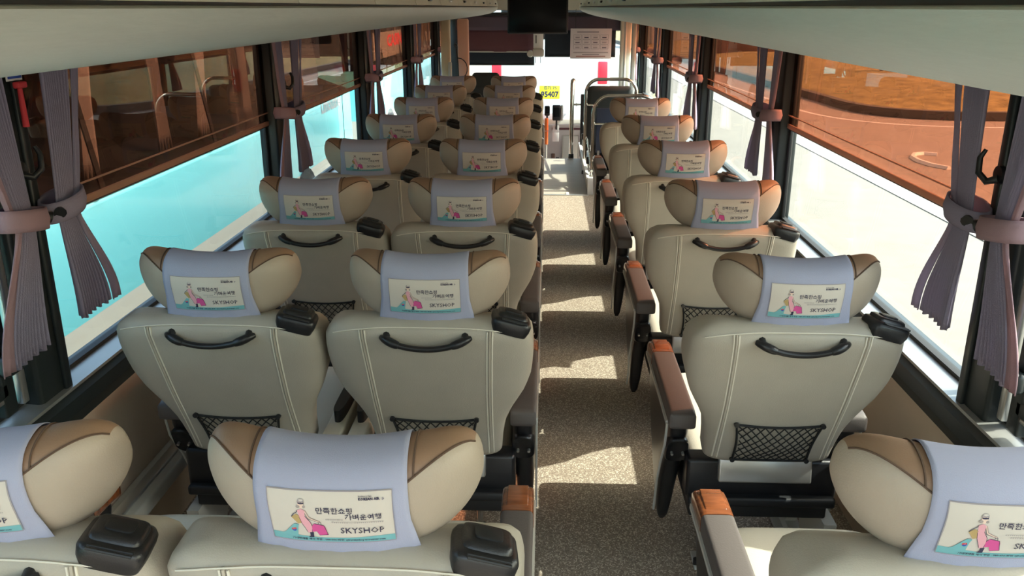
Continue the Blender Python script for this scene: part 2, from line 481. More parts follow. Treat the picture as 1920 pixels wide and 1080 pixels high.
# the printed advertisement, drawn in a 1775 x 785 field
PNW, PNH = .174, .090; PTOP = .070
def pmap(X, Y, off): 
    return rear_flat((X/1775-.5)*PNW, PTOP - Y/785*PNH, off)
def printed(parent):
    mb = MB()
    mb.grid([[pmap(1775*i/16, 785*j/10, .0022) for i in range(17)] for j in range(11)], PAPER)
    L = [.0031]
    def shape(pts, m, lift=1):
        L[0] += .000005
        mb.face([mb.bm.verts.new(pmap(x, y, L[0])) for x, y in pts], m)
    def stroke(pts, wd, m):
        L[0] += .000005
        for (a, b) in zip(pts, pts[1:]):
            dx, dy = b[0]-a[0], b[1]-a[1]; l = math.hypot(dx, dy) or 1; nx, ny = -dy/l*wd/2, dx/l*wd/2
            mb.face([mb.bm.verts.new(pmap(*q, L[0])) for q in ((a[0]+nx, a[1]+ny), (b[0]+nx, b[1]+ny), (b[0]-nx, b[1]-ny), (a[0]-nx, a[1]-ny))], m)
    def disc(cx, cy, rx, ry, m, a0=0, a1=2*pi, n=18):
        pts = [(cx+rx*math.cos(a0+(a1-a0)*k/n), cy+ry*math.sin(a0+(a1-a0)*k/n)) for k in range(n+(0 if a1-a0 > 6 else 1))]
        shape(pts, m)
    # band with a soft wave, tail fin and roundel
    for i in range(16):
        xa, xb = 1775*i/16, 1775*(i+1)/16
        f = lambda x: 668 + 45*smooth01(x/800) - 30*smooth01((x-1000)/700)
        for j in range(4):
            g = lambda x, j: f(x) + (785-f(x))*j/4
            mb.face([mb.bm.verts.new(pmap(*q, .0026)) for q in ((xa, g(xa, j)), (xb, g(xb, j)), (xb, g(xb, j+1)), (xa, g(xa, j+1)))], TEAL)
    shape([(150, 672), (200, 640), (345, 488), (412, 496), (392, 560), (372, 705), (250, 700)], TEAL)
    disc(332, 585, 34, 34, RED, pi*.9, pi*1.95); disc(332, 585, 34, 34, BLUE, -pi*.05, pi*.9)
    disc(332, 578, 12, 12, PAPER)
    # walking figure: bag, case, dress, limbs, hat
    shape([(322, 372), (395, 318), (448, 352), (458, 470), (405, 482)], BAG)
    stroke([(325, 370), (352, 328), (410, 290), (425, 262)], 9, INK)
    shape([(600, 520), (636, 468), (775, 498), (792, 530), (818, 655), (690, 668), (660, 600), (598, 612)], MAG)
    stroke([(636, 468), (775, 498), (818, 655), (690, 668)], 7, INK)
    stroke([(700, 470), (700, 445), (735, 448), (740, 480)], 7, INK)
    shape([(425, 262), (478, 236), (532, 262), (522, 350), (592, 455), (606, 540), (588, 622), (530, 630), (505, 545), (462, 470), (438, 370)], PINK)
    stroke([(438, 370), (462, 470), (530, 620)], 6, INK); stroke([(522, 350), (592, 455), (606, 540), (588, 622)], 6, INK)
    stroke([(532, 262), (575, 372), (640, 402), (722, 440)], 22, SKIN); stroke([(536, 262), (582, 368), (645, 396), (728, 436)], 5, INK)
    stroke([(524, 300), (562, 392), (640, 418), (722, 448)], 5, INK)
    shape([(556, 622), (612, 620), (606, 710), (528, 712), (556, 680)], INK)
    disc(482, 178, 42, 52, SKIN); disc(484, 140, 50, 36, HAIR); disc(440, 206, 28, 22, HAIR); disc(525, 206, 22, 18, HAIR)
    disc(487, 122, 44, 22, GREYT); disc(489, 116, 34, 13, PAPER); stroke([(446, 158), (530, 158)], 20, INK)
    def txt(body, x, y, width, size, bold=0, m=INK, res=1):
        L[0] += .000005
        vs, fs = text_polys(body, size, width=width, bold=bold, res=res)
        V = [mb.bm.verts.new(pmap(x+v.x, y-v.y, L[0])) for v in vs]
        for f in fs: mb.face([V[i] for i in f], m)
    txt('만족한쇼핑', 692, 292, 515, 100, 1.2); txt('가벼운여행', 1095, 385, 515, 100, 1.2)
    txt('SKYSHOP', 1005, 622, 625, 128, .6)
    txt('Excellence in Flight', 1305, 66, 190, 22, .3); txt('KOREAN AIR', 1305, 108, 300, 46, 2.2)
    for q in (0, 2*pi/3, 4*pi/3): disc(1648+10*math.cos(q), 98+10*math.sin(q), 9, 9, GREYT)
    for x0, x1, y in ((815, 1062, 392), (895, 1610, 436)):     # two lines of print too fine to read
        x = x0
        while x < x1:
            wd = random.choice((16, 20, 24)); stroke([(x, y-6), (x+wd, y-6)], 5, GREYT); stroke([(x+2, y+6), (x+wd-3, y+6)], 5, GREYT); stroke([(x+wd*.6, y-10), (x+wd*.6, y+9)], 4, GREYT); x += wd+9
    txt('기내면세품 예약 주문 : 080-656-4545 cyberskyshop.koreanair.com', 285, 752, 1345, 36, .8)
    for q in (((0, 0), (1775, 0)), ((0, 785), (1775, 785)), ((0, 0), (0, 785)), ((1775, 0), (1775, 785))):
        n = 12; stroke([(q[0][0]+(q[1][0]-q[0][0])*k/n, q[0][1]+(q[1][1]-q[0][1])*k/n) for k in range(n+1)], 9, GREYT)
    return mb.build('printed_panel', parent)

# backrest: s runs up the rear plane, D forward from it
BT = math.radians(22.6); BL = .505
def back_frame(x, D, s):
    y0, z0 = .090, .472
    return Vector((x, y0 - s*math.sin(BT) + D*math.cos(BT), z0 + s*math.cos(BT) + D*math.sin(BT)))
HWK = [(1.035*a_, b_) for a_, b_ in [(0, .178), (.06, .182), (.13, .192), (.19, .215), (.25, .245), (.31, .262), (.38, .267), (.43, .266), (.455, .262), (.475, .252), (.492, .232), (.502, .200)]]
TKK = [(1.035*a_, b_) for a_, b_ in [(0, .060), (.1, .065), (.25, .072), (.40, .070), (.455, .066), (.475, .058), (.492, .043), (.502, .022)]]
def smooth_tab(tab, s):
    w = .018
    return sum(lerpk(s+d*w, tab) for d in (-1, -.5, 0, .5, 1))/5 if s < .465 else lerpk(s, tab)
def rear_back_D(x, s, off=0):
    hw = smooth_tab(HWK, s); tt = smooth_tab(TKK, s); n = 4.2
    q = min(1, abs(x/hw)); return .072 - tt*(1-q**n)**(1/n) + .0 - off
def backrest(parent):
    mb = MB(); rings = []; M = 56
    ss = [0, .004, .02, .06, .10, .13, .16, .19, .22, .25, .28, .31, .35, .39, .42, .44, .455, .465, .475, .484, .492, .498, .502]
    ss = [1.035*v for v in ss]
    for s in ss:
        hw = smooth_tab(HWK, s); tt = smooth_tab(TKK, s)
        if s == 0: hw -= .004; tt -= .004
        ring = []
        for k in range(M):
            a = 2*pi*k/M; n = 4.2
            x = hw*se(math.cos(a), n); D = .072 + tt*se(math.sin(a), n)
            if math.sin(a) > 0: D += .035*abs(x/.26)**3*min(1, s/.2)      # side bolsters
            ring.append(back_frame(x, D, s - .42*max(0, D)*smooth01((s-.25)/.2)))
        rings.append(ring)
    mb.loft(rings, LEATHER)
    # double rows of stitching down the rear and one along the top edge
    for sg in (-1, 1):
        for o in (-.0065, .0065):
            mb.tube([back_frame(sg*(.149 + .010*(s/.47)**2)+o, rear_back_D(sg*(.149+.010*(s/.47)**2)+o, s, -.0006), s) for s in [.012+.476*i/24 for i in range(25)]], .0023, STITCH, 5)
        mb.tube([back_frame(sg*(.149+.010*(s/.47)**2), rear_back_D(sg*.155, s, -.0002), s) for s in [.012+.478*i/24 for i in range(25)]], .0032, LEATHER, 5)
    mb.tube([back_frame(-.235+.47*i/30, rear_back_D(-.235+.47*i/30, .496-.025*abs((-.235+.47*i/30)/.24)**4, -.0003), .496-.025*abs((-.235+.47*i/30)/.24)**4) for i in range(31)], .0016, STITCH, 5)
    return mb.build('backrest', parent)
def grab_handle(parent):
    mb = MB(); s0 = .476
    def hp(x): return back_frame(x, rear_back_D(x, s0) - .026 + .010*abs(x/.1)**3, s0 - .020*math.cos(min(1, abs(x)/.10)*pi/2))
    mb.tube([hp(-.082+.164*i/18) for i in range(19)], .0078, BLACK, 10)
    h = mb.build('grab_handle', parent)
    for sg in (-1, 1):
        mb = MB(); pts = []; rad = []
        for i in range(9):
            x = .066 + .046*i/8; pts.append(hp(sg*x) + Vector((0, .012*(i/8)**2, .001*i/8))); rad.append(.0115*math.sqrt(max(.05, 1-(abs(i-3.5)/5.2)**2.5)))
        mb.tube(pts, rad, BLACK, 12); mb.tube([hp(sg*.098)+Vector((0, .002, .0)), back_frame(sg*.098, .02, s0)], .010, BLACK, 8)
        mb.build('handle_end_cap', h)
def belt_guide(parent):
    o = empty('x'); bpy.data.objects.remove(o)
    mb = MB()
    c = back_frame(.210, .060, .484)
    ax = Vector((1, .10, -.30)).normalized(); ay = Vector((.0, math.cos(.30), math.sin(.30)*-.2)).normalized(); ay = (ay-ax*ax.dot(ay)).normalized(); az = ax.cross(ay)
    def ring(hx, hy, z, n=5, sh=0):
        hx *= .88; hy *= .86; z *= .9; sh *= .86
        return [c + ax*(hx*se(math.cos(2*pi*k/32), n)) + ay*(hy*se(math.sin(2*pi*k/32), n)+sh) + az*z for k in range(32)]
    mb.loft([ring(.050, .044, -.03), ring(.056, .050, -.012), ring(.057, .051, .004), ring(.053, .047, .013), ring(.046, .040, .016),
             ring(.044, .036, .0165, sh=.002), ring(.042, .034, .024, sh=.003), ring(.036, .028, .027, sh=.003)], BLACK)
    mb.loft([ring(.024, .018, .026, sh=.004), ring(.024, .018, .030, sh=.004), ring(.021, .015, .0312, sh=.004)], BLACKM)
    g = mb.build('seat_belt_guide', parent)
    mb = MB()
    for yy in (-.012, -.020): mb.tube([c + ax*(-.03) + ay*(-.030+yy) + az*.0145, c + ax*.034 + ay*(-.030+yy) + az*.0145], .0024, BLACKM, 6)
    mb.build('belt_slot', g)
def net(parent):
    mb = MB()
    S1, S0 = .172, .016
    def np_(a, b):     # a 0..1 across, b 0..1 down
        hw = .114 - .012*b; x = (-1+2*a)*hw*(1-.05*math.sin(pi*b)) ; sag = .010*math.sin(pi*a)*(1-b)
        s = S1 + (S0-S1)*b - sag
        return back_frame(x, rear_back_D(x, s) - .004 - .012*math.sin(pi*min(1, b*1.1))*math.sin(pi*a), s)
    rnd = random.Random(3)
    N = 9
    for dirn in (1, -1):
        for k in range(-6, N+1):
            pts = []
            for i in range(15):
                b = i/14; a = (k + b*5.2)/N if dirn > 0 else (k + 5.2*(1-b))/N
                if 0 <= a <= 1: pts.append(np_(min(1, max(0, a+.006*math.sin(9*b+k))), b))
            if len(pts) > 1: mb.tube(pts, .0017, CORD, 4)
    brd = [np_(i/12, 0) for i in range(13)] + [np_(1, i/8) for i in range(1, 9)] + [np_(1-i/12, 1) for i in range(1, 13)] + [np_(0, 1-i/8) for i in range(1, 8)]
    mb.tube(brd, .0034, CORD, 6, closed=True)
    for a in (0, 1):
        for b in (0, 1):
            p = np_(a, b); mb.tube([p+Vector((0, .008, 0)), p-Vector((0, .006, 0))], .007, BLACK, 10)
    return mb.build('net_pocket', parent)
def cushion(parent):
    mb = MB(); rings = []
    ys = [.185, .19, .22, .3, .4, .5, .6, .68, .73, .758, .772, .777]
    for y in ys:
        e = 1 if .2 < y < .74 else lerpk(y, [(.185, .8), (.2, 1), (.74, .98), (.758, .92), (.772, .8), (.777, .6)])
        zt = .445 + .02*smooth01((y-.3)/.4); zb = .33; cz = (zt+zb)/2; hz = (zt-zb)/2*e
        rings.append([Vector(((.198*(1 if e > .9 else .97))*se(math.cos(2*pi*k/36), 5), y, cz + hz*se(math.sin(2*pi*k/36), 3.5))) for k in range(36)])
    mb.loft(rings, CREAM_L)
    return mb.build('cushion', parent)
def armrest(parent, sg, kind):
    """kind: 'aisle' has the taupe pad with wooden cap, 'inner' a cream pad"""
    x0, x1 = (.200, .274) if kind == 'aisle' else (.206, .262)
    xm = (x0+x1)/2; hw = (x1-x0)/2
    mb = MB(); rings = []
    pad_end = .575
    ys = [(.13, .5), (.135, .8), (.16, 1), (.36, 1), (pad_end, 1)] if kind == 'aisle' else [(.07, .6), (.08, .95), (.10, 1), (.25, 1), (.36, 1), (.395, .97), (.402, .7)]
    ztop = .612 if kind == 'aisle' else .545
    for y, e in ys:
        hz = .030*e; cz = ztop-.030 - (.004 if kind != 'aisle' else 0) + .02*(y-.3)*0
        rings.append([Vector((sg*xm + hw*(1 if e > .7 else .8)*se(math.cos(2*pi*k/24), 7), y, cz+hz*se(math.sin(2*pi*k/24), 6))) for k in range(24)])
    mb.loft(rings, PAD if kind == 'aisle' else CREAM_L)
    a = mb.build('armrest', parent)
    if kind == 'aisle':
        mb = MB(); rings = []
        for y, e, dz in ((pad_end+.001, 1, 0), (pad_end+.03, 1, 0), (.655, 1, -.002), (.685, .98, -.006), (.70, .9, -.012), (.706, .6, -.02)):
            rings.append([Vector((sg*xm + (hw+.001)*(1 if e > .8 else .9)*se(math.cos(2*pi*k/24), 5), y, ztop-.0295+dz+.031*e*se(math.sin(2*pi*k/24), 5))) for k in range(24)])
        mb.loft(rings, WOOD)
        mb.box((sg*xm, .637, ztop-.001), (hw*1.35, .085, .008), WOOD, .003)
        mb.build('wooden_cap', a)
    # side casing: curved shell narrowing to a rounded toe
    mb = MB(); rear = [(.165, .580), (.172, .52), (.20, .46), (.245, .40), (.285, .33), (.315, .26), (.335, .19), (.35, .14)]
    front = [(.69, .572), (.685, .53), (.66, .48), (.62, .43), (.57, .37), (.51, .29), (.45, .20), (.40, .14)]
    rings = []
    for i in range(8):
        (ya, za), (yb, zb) = rear[i], front[i]
        k = i/7; wsc = 1 if k < .45 else 1 - .55*((k-.45)/.55)**1.4
        h = hw*wsc*(.98 if kind == 'aisle' else .6); cxx = sg*(xm + (hw-h)*.25)
        rings.append([Vector((cxx + h*se(math.cos(2*pi*j/28), 3.2), (ya+yb)/2 + (yb-ya)/2*se(math.sin(2*pi*j/28), 6), (za+zb)/2 + (zb-za)/2*math.sin(2*pi*j/28))) for j in range(28)])
    last = rings[-1]; c = sum(last, Vector())/28
    rings.append([c + (p-c)*.55 + Vector((0, .004, -.022)) for p in last])
    mb.loft(rings, BLACK)
    cas = mb.build('side_casing', parent)
    if kind == 'aisle':
        mb = MB()     # rounded hinge boss with two screws facing rearward
        rg = []
        for q, (e, yo) in enumerate(((1, .03), (1, .0), (.92, -.010), (.7, -.015))):
            rg.append([Vector((sg*xm + hw*.92*e*se(math.cos(2*pi*j/24), 3), .200+yo + .05*(1-e) - .30*(.0) + (.0 if math.sin(2*pi*j/24) > 0 else -.0) - .012*math.sin(2*pi*j/24)*3*e, .455 + .055*e*se(math.sin(2*pi*j/24), 3))) for j in range(24)])
        mb.loft(rg, BLACK); b = mb.build('hinge_boss', cas)
        mb = MB()
        for q in (-1, 1): mb.tube([(sg*xm+q*.016, .195, .452), (sg*xm+q*.016, .184, .449)], .0042, ALU, 8)
        mb.build('screw', b)
        mb = MB(); xo = sg*(x1+.001)
        mb.prism([(.17, .555), (.69, .555), (.69, .567), (.17, .567)], 0, xo-sg*.002, xo+sg*.004, GREYM)
        mb.tube([(xo, .17, .56), (xo, .19, .48), (xo, .25, .39), (xo, .30, .30), (xo, .335, .17)], .004, GREYM, 6)
        mb.build('edge_trim', cas)
def base(parent, wall):
    mb = MB()
    mb.box((0, .37, .295), (.40, .44, .06), BLACKM, .008)
    mb.box((0, .175, .395), (.43, .07, .13), BLACK, .012)
    mb.box((0, .155, .335), (.42, .08, .03), BLACKM, .008)
    mb.build('base_beam', parent)
    mb = MB(); mb.box((0, .122, .440), (.262, .022, .072), ALU, .006, M=Matrix.Rotation(-.18, 3, 'X')); mb.build('rear_trim_panel', parent)
    # pressed plate leg with a triangular opening on the wall side
    mb = MB(); x = wall*.205; o = .018
    out = [(.12, .265), (.62, .265), (.58, .0), (.16, .0)]; tri = [(.27, .05), (.47, .05), (.385, .205)]
    for sx in (x-o, x+o):
        V = {}
        def vv(p): 
            k = (p, sx)
            if k not in V: V[k] = mb.bm.verts.new((sx, p[0], p[1]))
            return V[k]
        for q in ((out[0], out[1], tri[2]), (out[1], out[2], tri[1], tri[2]), (out[2], out[3], tri[0], tri[1]), (out[3], out[0], tri[2], tri[0])):
            mb.face([vv(p) for p in q], GREYM)
    for loop in (out, tri):
        for a, b in zip(loop, loop[1:]+loop[:1]): mb.poly([(x-o, *a), (x+o, *a), (x+o, *b), (x-o, *b)], GREYM)
    mb.box((x, .37, .008), (.09, .50, .016), GREYM, .003)
    mb.build('plate_leg', parent)
    mb = MB(); x = -wall*.085
    mb.tube([(x, .46, .27), (x, .46, .012)], .011, CHROME, 12); mb.tube([(x, .46, .012), (x, .46, .0)], [.026, .028], CHROME, 14)
    mb.build('tube_leg', parent)
    mb = MB(); x = -wall*.13
    mb.box((x, .30, .006), (.035, .09, .012), GREYM, .003); mb.tube([(x-.01, .275, .01), (x-.01, .275, .03)], .010, BLACK, 8); mb.tube([(x+.03, .345, .0), (x+.03, .345, .016)], .008, BLACK, 8)
    mb.build('floor_anchor', parent)
ROW = ['first', 'second', 'third', 'fourth', 'fifth', 'sixth', 'seventh', 'eighth']
def make_seat(arm_l, arm_r, wall):
    r = empty('coach_seat')
    headrest(r); c = cover(r); printed(c); backrest(r); grab_handle(r); belt_guide(r); net(r); cushion(r)
    armrest(r, -1, arm_l); armrest(r, 1, arm_r); base(r, wall)
    return r
protos = {'L': make_seat('aisle', 'inner', -1), 'M': make_seat('inner', 'aisle', -1), 'R': make_seat('aisle', 'aisle', 1)}
Y0, PITCH = 1.095, .951
def place_seat(kind, x, k, label, group):
    o = protos[kind] if k == 0 else copy_tree(protos[kind])
    o.location = (x, Y0+PITCH*k, 0); tag(o, label, 'seat', group)
def rowlabel(k):
    return ['in the nearest row to the camera', 'in the second row from the camera', 'in the third row from the camera', 'in the fourth row from the camera', 'in the fifth row from the camera', 'in the sixth row from the camera', 'in the seventh row from the camera', 'in the frontmost row'][k]
for k in range(8):
    place_seat('L', -.833, k, 'beige coach seat by the left windows, ' + rowlabel(k), 'left window-side seats')
    place_seat('M', -.292, k, 'beige coach seat on the left of the aisle, ' + rowlabel(k), 'left aisle-side seats')
    if k < 6: place_seat('R', .632, k, 'beige single coach seat by the right windows, ' + (rowlabel(k) if k < 5 else 'frontmost behind the steel hoop rail'), 'single seats along the right')

# ---------------------------------------------------------------- curtains
def make_curtain(s, d, seed):
    """s: side of the bus, d: +1 the curtain leans forward of its pillar, -1 rearward. Local origin at the pillar, floor level"""
    rnd = random.Random(seed); r = empty('curtain')
    x = 0
    top, tie, bot = 1.585, 1.205, .87+.02*rnd.random()
    def ctr(z):  # distance of the sheet's two edges from the pillar centre
        if z > tie:
            t = (z-tie)/(top-tie); a = .050+.030*t**.8; b = .145+.105*t**.8
        else:
            t = (tie-z)/(tie-bot); e = smooth01(t)**.8; a = .050+.030*e; b = .135+.15*e
        return a, b
    mb = MB(); rows = []; NP = 11; N = NP*8
    zs = [top-(top-tie)*i/16 for i in range(17)] + [tie-(tie-bot)*i/14 for i in range(1, 15)]
    for z in zs:
        a, b = ctr(z); row = []
        up = abs(z-tie)/(top-tie) if z > tie else (tie-z)/(tie-bot)
        amp = (.0035 + .003*up) if z > tie else (.004 + .007*up)
        for i in range(N+1):
            q = i/N
            ph = q*NP*2*pi
            xx = amp*math.sin(ph) + .006*math.sin(q*5+seed) + .018*math.sin(q*pi)*(1-up)
            row.append(Vector((-s*(.0+xx), d*(a+(b-a)*q*.80), z + (.006*math.sin(ph*.5) if z == zs[-1] else 0))))
        rows.append(row)
    mb.grid(rows, CURT); p = mb.build('pleated_cloth', r)
    so = p.modifiers.new('thickness', 'SOLIDIFY'); so.thickness = .002; so.offset = 0
    mb = MB(); rows = []
    for z in zs:
        a, b = ctr(z)
        rows.append([Vector((-s*(.012+.004*math.sin(3*i+z*9)), d*(a+(b-a)*(.78+.22*i/4)), z)) for i in range(5)])
    mb.grid(rows, CURTB if seed % 2 else CURT); e = mb.build('flat_edge_band', r)
    so = e.modifiers.new('thickness', 'SOLIDIFY'); so.thickness = .003; so.offset = 0
    # tieback: broad cloth loop drooping on the window side, hooked to a knob on the pillar
    mb = MB(); rows = []
    for i in range(28):
        an = 2*pi*i/28; yy = .09 + .078*math.cos(an); xx = .040*math.sin(an)
        dz = -.035*(yy-.09)/.078*.3 + .022*math.cos(an)
        rows.append([Vector((-s*(xx+.008*math.sin(an)*(1-abs(w))), d*yy, tie+dz + w*.026)) for w in (-1, -.5, 0, .5, 1)])
    mb.grid(rows, CURTB if seed % 2 else CURT, closed_v=True); t = mb.build('tieback', r)
    so = t.modifiers.new('thickness', 'SOLIDIFY'); so.thickness = .006; so.offset = 0
    mb = MB(); mb.tube([(-s*.0, d*.040, tie+.0), (-s*.02, d*.034, tie-.004), (-s*.03, d*.022, tie-.01)], [.010, .012, .016], BLACK, 10); mb.build('tieback_knob', t)
    return r
protoC = {}
for s, x, sdn in ((-1, XL, 'left'), (1, XR, 'right')):
    for d in (1, -1): protoC[(s, d)] = (make_curtain(s, d, 1 if d*s > 0 else 2) if False else make_curtain(s, d, 3 if d < 0 else 2))
    for k, y in enumerate(PIL):
        for d in (-1, 1):
            o = protoC[(s, d)] if k == 0 else copy_tree(protoC[(s, d)])
            o.location = (x-s*.045, y, 0)
            tag(o, f'lilac tied curtain on {"far" if d > 0 else "near"} side of {WORDS[k]} {sdn} window pillar from camera', 'curtain', f'curtains along the {sdn} windows')

# coat hooks and emergency hammer on the near pillars
def coat_hook(x, y, z, s, label):
    r = empty('coat_hook', (x, y, z), label, 'hook', 'black coat hooks on the pillars')
    mb = MB(); mb.tube([(0, 0, 0), (-s*.012, 0, 0)], .022, BLACK, 14)
    mb.build('hook_base', r)
    mb = MB(); mb.tube([(-s*.010, 0, -.01), (-s*.03, .012, -.018), (-s*.042, .030, 0), (-s*.040, .038, .035), (-s*.03, .036, .055)], [.010, .009, .008, .007, .005], BLACK, 8); mb.build('hook_arm', r)
coat_hook(XL+.012, PIL[0]-.02, 1.31, -1, 'black coat hook on the near left pillar between two curtains')
coat_hook(XR-.012, PIL[0]+.02, 1.31, 1, 'black coat hook on the near right pillar between two curtains')
coat_hook(XL+.012, PIL[1]+.02, 1.33, -1, 'small black coat hook on the second left pillar')
r = empty('emergency_hammer', (XL+.014, PIL[0]+.03, 1.475), 'red emergency hammer under a blue pictogram sign on the near left pillar', 'hammer')
mb = MB(); mb.tube([(.008, 0, -.065), (.008, 0, .03)], [.008, .006], RED, 8); mb.build('hammer_handle', r)
mb = MB(); mb.box((.010, 0, .036), (.018, .036, .016), RED, .004); mb.tube([(.01, .018, .036), (.01, .028, .036)], [.006, .001], ALU, 8); mb.build('hammer_head', r)
r = empty('hammer_sign', (XL+.012, PIL[0]+.03, 1.556), 'small blue and white pictogram sign above the red hammer', 'sign')
mb = MB(); mb.box((0, 0, 0), (.003, .062, .070), WHITE); mb.build('sign_plate', r)
mb = MB(); mb.box((.002, 0, 0), (.002, .054, .060), BLUE)
mb.box((.0035, -.008, .008), (.001, .010, .022), WHITE, M=Matrix.Rotation(.3, 3, 'X')); mb.box((.0035, .008, -.004), (.001, .026, .007), WHITE, M=Matrix.Rotation(.7, 3, 'X')); mb.box((.0035, -.006, -.015), (.001, .010, .016), WHITE)
mb.build('pictogram', r)

# ---------------------------------------------------------------- front of the bus
mb = MB(); mb.box((-.1, YF-.02, 1.80), (2.6, .10, .30), CEIL); mb.box((-.1, YF, -.10), (2.6, .10, .50), DASH); struct(mb, 'wall_front')
mb = MB(); mb.box((-.1, YF+.02, .90), (2.3, .008, 1.56), GLASS); wf = struct(mb, f'window_{win}')
mb = MB()
for x in (-1.28, 1.08): mb.box((x, YF, .9), (.14, .08, 1.6), FRAME, .01)
mb.build('windscreen_frame', wf)
# pillar trims left and right of the windscreen
mb = MB(); mb.box((-1.10, 9.6, .95), (.10, .12, 1.25), POSTC, .02); mb.box((-1.05, 9.52, .75), (.035, .05, .75), GREYM, .01); struct(mb, f'trim_{n_trim}'); n_trim += 1
mb = MB(); mb.box((-1.06, 11.2, .9), (.14, .10, 1.3), SALM, .02); struct(mb, f'trim_{n_trim}'); n_trim += 1
mb = MB(); mb.box((1.02, 11.6, .9), (.14, .12, 1.6), CEIL, .02); mb.tube([(.98, 11.2, -.4), (.98, 11.2, 1.62)], .018, GREYM); mb.box((1.00, 10.3, .9), (.05, .10, 1.3), GREYM, .01); struct(mb, f'trim_{n_trim}'); n_trim += 1
# hanging monitor
r = empty('ceiling_monitor', (-.10, 9.2, 1.62), 'black flat monitor hanging from the ceiling above the aisle', 'monitor')
mb = MB(); mb.box((0, 0, 0), (.62, .06, .385), BLACK, .012); mb.build('monitor_case', r)
mb = MB(); mb.box((0, -.031, .0), (.585, .004, .345), SCREEN, .001); mb.build('screen', r)
mb = MB(); mb.box((0, .03, .23), (.14, .05, .12), BLACKM, .01); mb.build('mounting_bracket', r)
# roller blinds on the windscreen
def blind(name_label, x0, x1, z0, z1, y, m, barm, grp='roller blinds at the windscreen', hem=True):
    r = empty('roller_blind', ((x0+x1)/2, y, z1), name_label, 'roller blind', grp)
    mb = MB(); w_, h_ = x1-x0, z1-z0
    mb.grid([[Vector((-w_/2+w_*i/10, .006*math.sin(i*.9), -h_*j/4)) for i in range(11)] for j in range(5)], m); b = mb.build('blind_sheet', r)
    so = b.modifiers.new('thickness', 'SOLIDIFY'); so.thickness = .003
    mb = MB(); mb.tube([(-w_/2, 0, 0), (w_/2, 0, 0)], .025, BLACKM, 12); mb.build('roller_tube', r)
    mb = MB()
    for q in (-1, 1): mb.box((q*(w_/2-.01), .03, (1.665-z1)/2), (.012, .05, max(.03, 1.665-z1)), BLACKM)
    mb.build('hanger_bracket', r)
    if hem:
        mb = MB(); mb.box((0, 0, -h_), (w_, .014, .018), barm, .004); mb.build('bottom_bar', r)
    return r
blind('maroon lower roller blind over the left half of the windscreen', -1.13, -.17, 1.125, 1.45, 11.75, BLINDB, GREYM)
blind('plum-grey upper roller blind across the windscreen behind the monitor', -1.20, .98, 1.40, 1.60, 11.65, BLIND, BLIND, hem=False)
blind('black roller blind hanging lowest at the left half of the windscreen', -1.10, -.17, .95, 1.14, 11.9, BLINDD, BLACKM)
blind('dark navy roller blind on the right half of the windscreen', -.03, .90, 1.07, 1.44, 11.72, BLINDD, BLACKM)
# centre post with camera
r = empty('dash_camera', (-.115, 11.6, 1.12), 'grey camera box with round lens on the windscreen centre post', 'camera')
mb = MB(); mb.box((0, 0, 0), (.15, .10, .10), GREYM, .02); mb.build('camera_body', r)
mb = MB(); mb.tube([(-.105, -.02, -.01), (-.105, -.07, -.01)], [.045, .038], ALU, 16); mb.build('camera_lens', r)
mb = MB(); mb.box((0, .03, .155), (.13, .04, .21), WHITE, .008); mb.box((-.03, .005, .17), (.012, .01, .10), BLACK); mb.build('mount_plate', r)
mb = MB()
for x in (-.04, .03): mb.tube([(x, .0, -.05), (x, .0, -.13)], .004, BLACK, 6)
mb.build('hanging_cable', r)
# timetable notice
r = empty('notice_board', (.565, 11.5, 1.24), 'white printed timetable notice hanging at the right of the windscreen', 'notice')
mb = MB(); mb.box((0, 0, 0), (.53, .008, .375), WPAPER, .002); mb.build('notice_sheet', r)
mb = MB()
for q in (-.2, .2): mb.tube([(q, .004, .185), (q, .02, .425)], .003, BLACK, 5)
mb.build('hanging_wire', r)
mb = MB(); y = -.0055
def bar(x, z, w_, h_, m=GREYT): mb.poly([(x-w_/2, y, z-h_/2), (x+w_/2, y, z-h_/2), (x+w_/2, y, z+h_/2), (x-w_/2, y, z+h_/2)], m)
bar(-.04, .145, .28, .014)
for j in range(3):
    for i in range(4):
        cx, cz = -.173+.115*i, .085-.062*j
        for a, b, c_, d_ in ((cx, cz+.027, .10, .003), (cx, cz-.027, .10, .003), (cx-.05, cz, .003, .054), (cx+.05, cz, .003, .054)): bar(a, b, c_, d_)
        bar(cx, cz-.010, .055, .010, INK if (i+j) % 2 else GREYT); bar(cx, cz+.010, .06, .004)
bar(0, -.108, .45, .005); bar(0, -.116, .45, .002); bar(.0, -.136, .22, .009); bar(0, -.158, .38, .009, mat('print_brick', (.35, .12, .10), .8))
mb.build('printed_table', r)
pts = [(-.985, 9.5, 1.30), (-.97, 9.47, 1.25), (-.955, 9.46, 1.1), (-.95, 9.46, .95), (-.94, 9.47, .86)]
mb = MB(); mb.tube(pts, .007, BLACK, 6)
mb.tube([(-.955 + .10*math.sin(a/10*pi*1.15)*1.0, 9.45, 1.06+.11*math.cos(a/10*pi*1.15)) for a in range(11)], .006, BLACK, 6)
mb.tube([(-.985, 9.53, 1.30), (-.985, 9.50, 1.30)], .02, BLACK, 8)
tag(mb.build('loose_cable'), 'loose black cable looping beside the cream pillar at the left front', 'cable')
